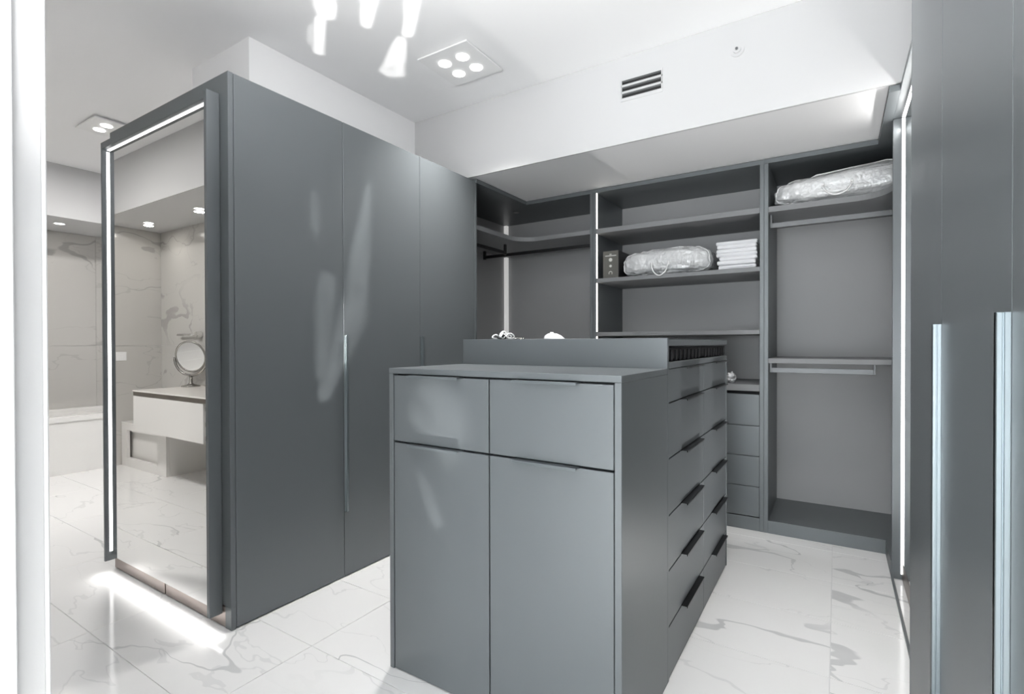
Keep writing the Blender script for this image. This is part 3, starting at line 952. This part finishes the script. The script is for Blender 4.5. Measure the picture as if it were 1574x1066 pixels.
sp = thing('sprinkler', 'small round white sprinkler cover on the bulkhead', 'sprinkler', (-0.454, 2.97, 2.819))
bm = bmesh.new()
add_disc(bm, (-0.454, 2.9695, 2.819), 0.036, -0.004, 'y', 28)
obj('cover_plate', bm, 'paint', sp)
bm = bmesh.new()
add_disc(bm, (-0.454, 2.9655, 2.819), 0.020, -0.012, 'y', 24)
obj('head', bm, 'paint', sp)
bm = bmesh.new()
add_disc(bm, (-0.454, 2.953, 2.819), 0.007, -0.006, 'y', 16)
obj('nozzle', bm, 'rail_grey', sp)


def downlight(x, y, z, label):
    t = thing('downlight', label, 'light', (x, y, z), 'recessed bathroom downlights')
    bm = bmesh.new()
    bmesh.ops.create_cone(bm, cap_ends=False, segments=28, radius1=0.050, radius2=0.038, depth=0.006)
    bmesh.ops.translate(bm, vec=(x, y, z - 0.0035), verts=bm.verts)
    obj('trim_ring', bm, 'white_metal', t)
    bm = bmesh.new()
    add_disc(bm, (x, y, z - 0.0005), 0.038, -0.003, 'z', 24)
    obj('lamp', bm, 'lamp', t)


downlight(-5.84, -0.02, 2.47, 'round recessed downlight reflected near the marble corner in the mirror')
downlight(-4.85, -0.02, 2.47, 'round recessed downlight reflected at the right edge of the mirror')
downlight(-6.62, 1.9, 2.47, 'round recessed downlight above the bathtub')

# ---------------------------------------------------------------- bathroom
bt = thing('bathtub', 'white built-in bathtub with panelled front at the far left', 'bathtub', (-6.7, 2.05, 0))
boxes('apron', [(-6.285, -6.262, 0.905, 3.195, 0.0, 0.50)], 'acrylic', bt, 0.002)
bm = bmesh.new()
z0, z1 = 0.50, 0.555
for b in ((-7.098, -7.0, 0.905, 3.195), (-6.38, -6.25, 0.905, 3.195), (-7.0, -6.38, 0.905, 1.03), (-7.0, -6.38, 3.07, 3.195)):
    add_box(bm, (*b, z0, z1), 0)
bmesh.ops.bevel(bm, geom=[e for e in bm.edges], offset=0.006, segments=2, affect='EDGES')
obj('rim', bm, 'acrylic', bt)
bm = bmesh.new()
prof = [((-7.0, -6.38, 1.03, 3.07), 0.52), ((-6.97, -6.41, 1.08, 3.02), 0.25), ((-6.9, -6.48, 1.2, 2.9), 0.12)]
rings = []
for (a, b, c, d), z in prof:
    rings.append([bm.verts.new(p) for p in ((a, c, z), (b, c, z), (b, d, z), (a, d, z))])
for A, B in zip(rings[:-1], rings[1:]):
    for k in range(4):
        bm.faces.new((A[k], A[(k + 1) % 4], B[(k + 1) % 4], B[k]))
bm.faces.new(rings[-1])
obj('basin', bm, 'acrylic', bt)

vn = thing('vanity', 'floating white vanity drawer with pale top and bronze trim, seen in the mirror', 'vanity', (-4.8, 0.0, 0.47))
VX0, VX1, VYB, VYF = -5.42, -4.10, -0.306, 0.286
boxes('countertop', [(VX0 - 0.004, VX1, VYB, VYF + 0.004, 0.820, 0.832)], 'quartz', vn, 0.001)
boxes('trim_strip', [(VX0, VX1, VYB, VYF, 0.784, 0.8195)], 'bronze_trim', vn)
boxes('cabinet_body', [(VX0 + 0.004, VX1, VYB, VYF - 0.022, 0.47, 0.7845)], 'gloss_white', vn)
boxes('drawer_front', [(VX0, -4.19, VYF - 0.0215, VYF, 0.465, 0.780)], 'gloss_white', vn)
for za in (0.72, 0.60, 0.49):
    boxes('bracket', [(-4.175, -4.15, VYF - 0.0215, VYF - 0.01, za, za + 0.035)], 'black', vn)

nb = thing('bench_box', 'white boxed step with a square recess under the vanity, seen in the mirror', 'box', (-5.8, -0.1, 0))
bx0, bx1, by1, bz = -6.262, -5.30, 0.07, 0.43
boxes('front_frame', [(bx0, bx0 + 0.12, by1 - 0.03, by1, 0, bz), (bx1 - 0.18, bx1, by1 - 0.03, by1, 0, bz), (bx0 + 0.12, bx1 - 0.18, by1 - 0.03, by1, 0, 0.09),
                      (bx0 + 0.12, bx1 - 0.18, by1 - 0.03, by1, bz - 0.06, bz)], 'gloss_white', nb)
boxes('recess', [(bx0 + 0.03, bx1 - 0.10, by1 - 0.075, by1 - 0.06, 0.0, bz - 0.03)], 'gloss_white', nb)
boxes('side', [(bx1 - 0.02, bx1, -0.306, by1 - 0.0305, 0, bz)], 'gloss_white', nb)
boxes('lid', [(bx0, bx1, -0.306, by1, bz + 0.0005, bz + 0.02)], 'gloss_white', nb)

mm = thing('makeup_mirror', 'round chrome makeup mirror on a footed stand on the vanity', 'mirror', (-5.36, -0.18, 0.832))
mc = Vector((-5.36, -0.18, 1.128))
bm = bmesh.new()
add_lathe(bm, (mc.x, mc.y, 0.832), [(0.082, 0.0), (0.082, 0.010), (0.035, 0.022), (0.017, 0.035), (0.015, 0.115)], 28)
obj('base', bm, 'chrome', mm, True)
yaw = Matrix.Rotation(-0.5, 3, 'Z')
tube('yoke', [mc + yaw @ Vector((0.168 * math.cos(a), 0, -0.008 + 0.178 * math.sin(a))) for a in [math.pi + math.pi * k / 24 for k in range(25)]],
     0.012, 'chrome', mm)
tilt = yaw @ Matrix.Rotation(-0.18, 3, 'X')
tube('mirror_ring', [mc + tilt @ Vector((0.150 * math.cos(a), 0, 0.150 * math.sin(a))) for a in [2 * math.pi * k / 40 for k in range(40)]], 0.010, 'chrome', mm, 8, True)
bm = bmesh.new()
vs = [bm.verts.new(mc + tilt @ Vector((0.148 * math.cos(a), q * 0.003, 0.148 * math.sin(a)))) for q in (1, -1) for a in [2 * math.pi * k / 40 for k in range(40)]]
bm.faces.new(vs[:40])
bm.faces.new(vs[40:])
for k in range(40):
    bm.faces.new((vs[k], vs[(k + 1) % 40], vs[40 + (k + 1) % 40], vs[40 + k]))
obj('mirror_glass', bm, 'mirror', mm)

tb = thing('wall_tap', 'chrome wall-mounted spout above the makeup mirror', 'tap', (-5.4, -0.307, 1.345))
tube('spout', [(-5.80, -0.262, 1.345), (-5.6, -0.262, 1.345), (-5.44, -0.262, 1.345)], 0.011, 'chrome_bright', tb)
bm = bmesh.new()
add_disc(bm, (-5.41, -0.306, 1.345), 0.032, 0.055, 'y', 24)
bmesh.ops.bevel(bm, geom=[e for e in bm.edges], offset=0.004, segments=2, affect='EDGES')
obj('valve', bm, 'chrome_bright', tb)
tube('arm', [(-5.78, -0.262, 1.345), (-5.78, -0.306, 1.345)], 0.009, 'chrome_bright', tb)

ol = thing('outlet', 'white outlet plate on the marble wall, seen in the mirror', 'outlet', (-6.267, 0.066, 1.127))
boxes('plate', [(-6.2678, -6.262, 0.02, 0.112, 1.08, 1.17)], 'white_metal', ol, 0.001)
boxes('socket', [(-6.2618, -6.259, 0.045, 0.087, 1.105, 1.145)], 'white_metal', ol, 0.0006)
